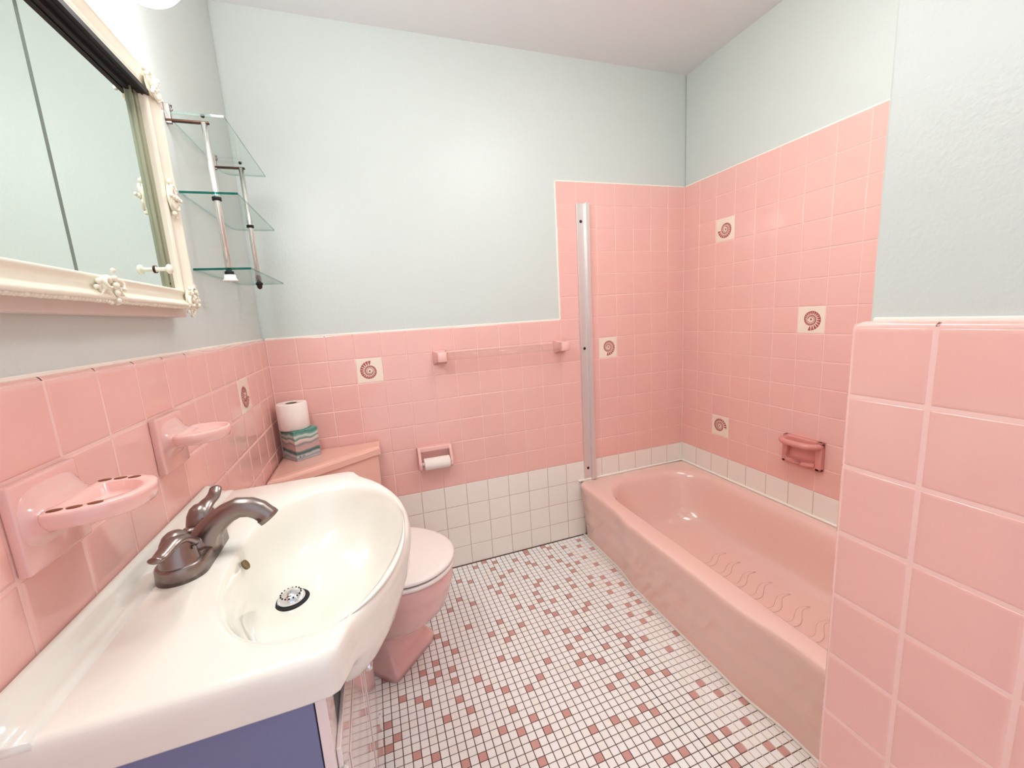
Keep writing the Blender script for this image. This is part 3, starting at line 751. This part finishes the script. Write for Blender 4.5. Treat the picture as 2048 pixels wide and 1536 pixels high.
def oval(Lf, Lb, w, e, z, sa=0, spp=0, n=64, k=1.):
    out = []
    for i in range(n):
        a = 2 * PI * i / n; c, s = cos(a), sin(a)
        u = (Lf if c > 0 else Lb) * sgn(c) * abs(c) ** (2 / e); v = w * sgn(s) * abs(s) ** (2 / e)
        p = TC + ta * (u * k + sa) + tp * (v * k + spp); out.append((p.x, p.y, z))
    return out
b = MB()
b.loft([oval(.185, .18, .115, 14, .0005, -.155, .018), oval(.185, .18, .115, 14, .03, -.155, .018), oval(.175, .175, .106, 10, .05, -.157, .016), oval(.135, .165, .092, 6, .105, -.15, .010), oval(.138, .165, .104, 3.4, .145, -.118, .005), oval(.165, .165, .132, 2.6, .19, -.068, .0), oval(.184, .175, .152, 2.3, .24, -.028, 0), oval(.190, .19, .162, 2.2, .30, -.008, 0), oval(.193, .195, .165, 2.1, .335, 0, 0), oval(.197, .2, .168, 2.1, .342, 0, 0), oval(.196, .2, .166, 2.1, .365, 0, 0), oval(.20, .21, .169, 2.1, .385, 0, 0), oval(.196, .205, .165, 2.1, .393, 0, 0)])
build('bowl', b, M['pink_china'], t)
b = MB(); c0 = TC - ta * .22
b.prism([tuple(c0 + tp * .11 - ta * .05), tuple(c0 - tp * .11 - ta * .05), tuple(c0 - tp * .14 + ta * .06), tuple(c0 + tp * .14 + ta * .06)], .30, .385, .02, 3)
build('shelf', b, M['pink_china'], t, wn=True)
b = MB(); b.loft([oval(.204, .19, .170, 2.1, .3965), oval(.210, .19, .175, 2.1, .402), oval(.210, .19, .175, 2.1, .410), oval(.206, .186, .171, 2.1, .4135)]); build('seat_ring', b, M['seat'], t)
b = MB(); b.loft([oval(.202, .184, .168, 2.1, .4136), oval(.202, .184, .168, 2.1, .4186)]); build('seat_gap', b, M['hole'], t)
b = MB(); b.loft([oval(.207, .187, .172, 2.1, .4187), oval(.210, .19, .175, 2.1, .421), oval(.210, .19, .175, 2.1, .428), oval(.206, .186, .170, 2.1, .432), oval(.195, .175, .160, 2.1, .4335), oval(.1, .09, .08, 2.1, .4345)]); build('seat_lid', b, M['seat'], t)
# ------------------------------------------------------------------ tissue box and roll on the tank
def wavy():
    m = bpy.data.materials.new('teal_pink_wave_print'); m.use_nodes = True; nt = m.node_tree; bs = nt.nodes['Principled BSDF']; bs.inputs['Roughness'].default_value = .45
    tc = nt.nodes.new('ShaderNodeTexCoord'); sep = nt.nodes.new('ShaderNodeSeparateXYZ'); nt.links.new(tc.outputs['Object'], sep.inputs[0])
    nz = nt.nodes.new('ShaderNodeTexNoise'); nz.inputs['Scale'].default_value = 14; nz.inputs['Detail'].default_value = 2
    mp = nt.nodes.new('ShaderNodeMapping'); mp.inputs['Scale'].default_value = (1, 1, .7); nt.links.new(tc.outputs['Object'], mp.inputs[0]); nt.links.new(mp.outputs[0], nz.inputs['Vector'])
    ma = nt.nodes.new('ShaderNodeMath'); ma.operation = 'MULTIPLY_ADD'; ma.inputs[1].default_value = .035; nt.links.new(nz.outputs['Fac'], ma.inputs[0]); nt.links.new(sep.outputs['Z'], ma.inputs[2])
    dv = nt.nodes.new('ShaderNodeMath'); dv.operation = 'DIVIDE'; dv.inputs[1].default_value = .135; nt.links.new(ma.outputs[0], dv.inputs[0])
    cr = nt.nodes.new('ShaderNodeValToRGB'); nt.links.new(dv.outputs[0], cr.inputs[0]); nt.links.new(cr.outputs[0], bs.inputs['Base Color'])
    stops = [(.0, (178, 182, 184)), (.16, (200, 202, 202)), (.22, (150, 158, 160)), (.30, (205, 206, 204)), (.36, (70, 110, 108)), (.41, (96, 128, 122)), (.46, (206, 170, 162)), (.56, (196, 168, 164)), (.62, (140, 142, 144)), (.66, (222, 200, 188)), (.72, (226, 216, 204)), (.76, (88, 142, 128)), (.84, (220, 224, 212)), (.90, (104, 166, 152)), (.96, (78, 138, 126)), (1., (110, 170, 156))]
    e = cr.color_ramp.elements
    e[0].position = 0; e[0].color = lin(stops[0][1]) + (1,); e[1].position = 1; e[1].color = lin(stops[-1][1]) + (1,)
    for p, c in stops[1:-1]:
        q = e.new(p); q.color = lin(c) + (1,)
    return m
A = Vector((.0765, -.150)); BX = Vector((.80, .60)).normalized(); BY = Vector((-.62, .78)).normalized()
BYv = Vector((-BX.y, BX.x)); L = .098
t = thing('tissue_box', (.07, -.09, .71), 'teal and pink striped square tissue box on the toilet tank lid', 'tissue box')
sq = [A, A + BX * L, A + BX * L + BYv * L, A + BYv * L]
sq = [(max(.006, p.x), min(-.006, p.y)) for p in sq]
b = MB(); b.prism([tuple(p) for p in sq], .7105, .828, .0012, 1); build('carton', b, wavy(), t, wn=True)
b = MB()
for i, (u, z, w, h) in enumerate(((.010, .722, .007, .007), (.022, .7265, .012, .002), (.022, .7225, .010, .002), (.022, .732, .009, .002))):
    p0 = A + BX * u; nn = Vector((BX.y, -BX.x)) * .0005; p1 = p0 + BX * w
    b.add([(p0.x + nn.x, p0.y + nn.y, z), (p1.x + nn.x, p1.y + nn.y, z), (p1.x + nn.x, p1.y + nn.y, z + h), (p0.x + nn.x, p0.y + nn.y, z + h)], [(0, 1, 2, 3)])
build('printed_mark', b, mat('grey_print', (126, 130, 136), .6), t, smooth=False)
c = (.0725, -.0785); b = MB(); rz = .8285
b.lathe([(.021, rz + .002), (.052, rz), (.0555, rz + .003), (.0560, rz + .05), (.0555, rz + .101), (.053, rz + .1045), (.021, rz + .103), (.021, rz + .002)], (c[0], c[1], 0), 'z', 48, cap0=False, cap1=False)
t = thing('toilet_roll', (c[0], c[1], rz), 'full white toilet roll standing on the tissue box', 'toilet roll')
build('paper', b, M['paper'], t)
b = MB(); b.lathe([(.0205, rz + .002), (.0205, rz + .1035), (.0195, rz + .1035), (.0195, rz + .002)], (c[0], c[1], 0), 'z', 32, cap0=False, cap1=False); b.lathe([(.0195, rz + .003), (.0001, rz + .003)], (c[0], c[1], 0), 'z', 32, cap0=False); build('cardboard_core', b, M['card'], t)

# ------------------------------------------------------------------ camera, light, world
cam = bpy.data.cameras.new('camera'); cam.sensor_width = 36; cam.lens = 14.3768; cam.clip_start = .01
co = bpy.data.objects.new('camera', cam); COL.objects.link(co)
r_ = (0.9419489, -0.3303321, -0.0601080); u_ = (0.1115596, 0.1390674, 0.9839790); k_ = (-0.3166808, -0.9335636, 0.1678461)
co.matrix_world = Matrix(((r_[0], u_[0], k_[0], .392437), (r_[1], u_[1], k_[1], -1.870557), (r_[2], u_[2], k_[2], 1.224981), (0, 0, 0, 1)))
SC.camera = co
w = bpy.data.worlds.new('world'); SC.world = w; w.use_nodes = True
bg = w.node_tree.nodes['Background']; bg.inputs[0].default_value = (.84, .88, 1., 1); bg.inputs[1].default_value = .55
SC.view_settings.view_transform = 'Standard'; SC.view_settings.look = 'None'; SC.view_settings.gamma = 1; SC.view_settings.use_curve_mapping = False
SC.view_settings.exposure = 1.17
SC.cycles.use_adaptive_sampling = True; SC.cycles.adaptive_threshold = .04; SC.cycles.caustics_refractive = False
